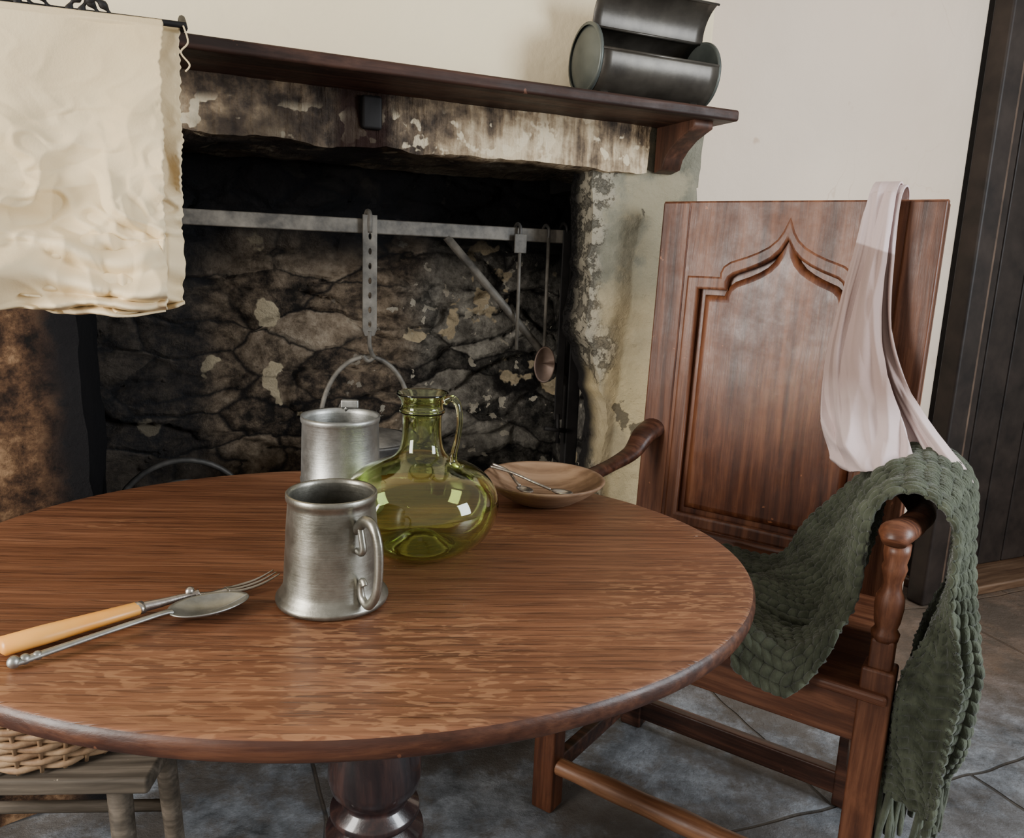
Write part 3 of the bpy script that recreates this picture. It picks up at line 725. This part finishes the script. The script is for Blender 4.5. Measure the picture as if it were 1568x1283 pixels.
nl=np.sqrt(Nx**2+Ny**2+Nz**2)+1e-12;Nx/=nl;Ny/=nl;Nz/=nl
sgn=np.sign(np.sum(Nx*nx_+Nz*nz_))
Xx=Xx+sgn*Nx*.0098*stitch;Yy=Yy+sgn*Ny*.0098*stitch;Zz=Zz+sgn*Nz*.0098*stitch
shw=empty("knitted_shawl",CM)
gridmesh("knit",Xx,Yy,Zz,wool,shw,None,.006)
parts=[]
for i in range(20):
    k=int((i+.5)/20*(na-1)); x,y,z=Xx[k,0],Yy[k,0],Zz[k,0]
    for q in range(2):
        dx=random.uniform(-.012,.012);dy=random.uniform(-.010,.010)
        pts=catmull([(x,y,z+.010),(x+dx*.3,y+dy*.4,z-.03),(x+dx*.8,y+dy,z-.06),(x+dx,y+dy*1.4,z-.09-random.uniform(0,.02))],4)
        parts.append(tubev(pts,sm([.005,.0060,.0055,.004],4),7))
multi("fringe",parts,wool,shw)

# ------------------------------------------------------------------ cotton cloth over chair back: two overlapping tails
cl_=empty("draped_cotton_cloth",CM)
def clothlayer(name,keys,seed,amp=1.0):
    K=catmull([Vector((k[1],k[3],k[0])) for k in keys],13);K2=catmull([Vector((k[2],k[3],k[0])) for k in keys],13)
    nv=len(K);nu=130
    X,Y,Z=[np.zeros((nu,nv)) for _ in range(3)]
    for j in range(nv):
        t=j/(nv-1)
        w_=max(0,(t-.35)/.65)
        for i in range(nu):
            u=i/(nu-1); p=K[j].lerp(K2[j],u)
            n1=.5+.5*noise.noise(Vector((u*1.8-t*1.2,t*2.6+u*1.4,3.3+seed)))*1.6
            fo=.007*abs(math.sin(u*4+t*3+seed))*(.7+w_)+.026*w_*n1+.026*w_*ridge(u*.9-t*1.6,t*2.4+u*1.8,1.3+seed)+.016*w_*ridge(u*1.5+t*3.0,t*3.2-u*2.2,4.1+seed)+.007*ridge(u*2.5,t*2.5,2+seed)*min(1,t*2)
            X[i,j]=p.x+.006*w_*noise.noise(Vector((2+seed,t*7,u)));Y[i,j]=p.y-amp*abs(fo)*(1 if t>.34 else .3)-.014*w_*math.sin(u*3.14)
            Z[i,j]=p.z+.030*w_**3*noise.noise(Vector((u*3+seed,1,1)))
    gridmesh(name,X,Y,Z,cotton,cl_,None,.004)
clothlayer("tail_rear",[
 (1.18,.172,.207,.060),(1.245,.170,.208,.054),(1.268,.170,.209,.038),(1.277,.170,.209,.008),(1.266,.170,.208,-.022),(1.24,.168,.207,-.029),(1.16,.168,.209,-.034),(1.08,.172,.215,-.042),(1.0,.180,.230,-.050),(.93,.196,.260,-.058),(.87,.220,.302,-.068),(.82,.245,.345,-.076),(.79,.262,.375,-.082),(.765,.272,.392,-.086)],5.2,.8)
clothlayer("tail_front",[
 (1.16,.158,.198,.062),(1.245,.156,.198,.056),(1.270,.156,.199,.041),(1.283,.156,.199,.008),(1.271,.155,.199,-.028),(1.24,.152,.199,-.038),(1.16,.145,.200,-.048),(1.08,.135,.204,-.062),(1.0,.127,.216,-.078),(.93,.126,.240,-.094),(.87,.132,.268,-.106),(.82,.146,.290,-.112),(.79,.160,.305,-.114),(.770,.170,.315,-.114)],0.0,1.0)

# ------------------------------------------------------------------ stool and wicker basket
st=empty("wooden_stool",Matrix.Translation((-.70,1.03,0))@Matrix.Rotation(.08,4,'Z'))
box("top",-.24,.215,-.10,.14,.375,.40,stoolw,st,.006)
for i,(x,y) in enumerate(((-.2,-.07),(.165,-.06),(-.2,.11),(.165,.11))):
    tube("leg_%d"%i,[(x*.95,y*.95,.38),(x*1.04,y*1.1,0)],[.017,.014],stoolw,st,14)
for i,y in enumerate((-.064,.115)):
    tube("rung_%d"%i,[(-.20,y*1.05,.19),(.170,y*1.05,.19)],.010,stoolw,st,12)
bs=empty("wicker_basket",Matrix.Translation((-.680,1.04,.4035)))
parts=[];ns=28
for r in range(10):
    z=.008+r*.011;rad=.125+.03*(r/10)
    pts=[]
    for k in range(ns*4):
        aa=2*math.pi*k/(ns*4); rr=rad+.0045*math.cos(ns*aa*.5+math.pi*r)
        pts.append((rr*math.cos(aa)*1.05,rr*math.sin(aa)*.8,z))
    parts.append(tubev(pts,.0052,7,True))
for k in range(ns):
    aa=2*math.pi*k/ns
    parts.append(tubev([(.125*math.cos(aa)*1.05,.125*math.sin(aa)*.8,0),(.157*math.cos(aa)*1.05,.157*math.sin(aa)*.8,.12)],.003,6))
for q in range(2):
    pts=[]
    for k in range(120):
        aa=2*math.pi*k/120
        pts.append(((.158+.006*math.cos(aa*18+q*math.pi))*math.cos(aa)*1.05,(.158+.006*math.cos(aa*18+q*math.pi))*math.sin(aa)*.8,.122+.006*math.sin(aa*18+q*math.pi)))
    parts.append(tubev(pts,.007,8,True))
parts.append(([(.125*math.cos(2*math.pi*k/32)*1.05,.125*math.sin(2*math.pi*k/32)*.8,.004) for k in range(32)],[tuple(range(32))]))
multi("weave",parts,wk,bs)

# ------------------------------------------------------------------ camera
th=math.radians(11.5);k=.04
R_=Vector((1,0,0));F=Vector((0,math.cos(th),-math.sin(th)));U=R_.cross(F)
Rc=(R_+U*k).normalized();Uc=(U-R_*k).normalized();Bk=-F
cam=bpy.data.cameras.new("camera");co=bpy.data.objects.new("camera",cam);COL.objects.link(co)
co.matrix_world=Matrix(((Rc.x,Uc.x,Bk.x,0),(Rc.y,Uc.y,Bk.y,0),(Rc.z,Uc.z,Bk.z,1.115),(0,0,0,1)))
cam.sensor_width=36;cam.lens=36*1200/1568;cam.clip_start=.02
sc.camera=co
# ------------------------------------------------------------------ light
w=bpy.data.worlds.new("world");sc.world=w;w.use_nodes=True
w.node_tree.nodes["Background"].inputs[0].default_value=(1.0,.94,.86,1);w.node_tree.nodes["Background"].inputs[1].default_value=.55
def area(name,loc,tgt,sx,sy,pw,col):
    l=bpy.data.lights.new(name,'AREA');l.shape='RECTANGLE';l.size=sx;l.size_y=sy;l.energy=pw;l.color=col
    o=bpy.data.objects.new(name,l);COL.objects.link(o);o.location=loc
    o.rotation_euler=(Vector(tgt)-Vector(loc)).to_track_quat('-Z','Y').to_euler()
area("window_light_right",(2.4,.3,1.6),(.3,1.3,.8),.8,1.2,88,(.86,.93,1.0))
area("window_light_left",(-1.8,-.3,1.35),(0,1.4,.9),.7,1.2,82,(1.0,.96,.90))
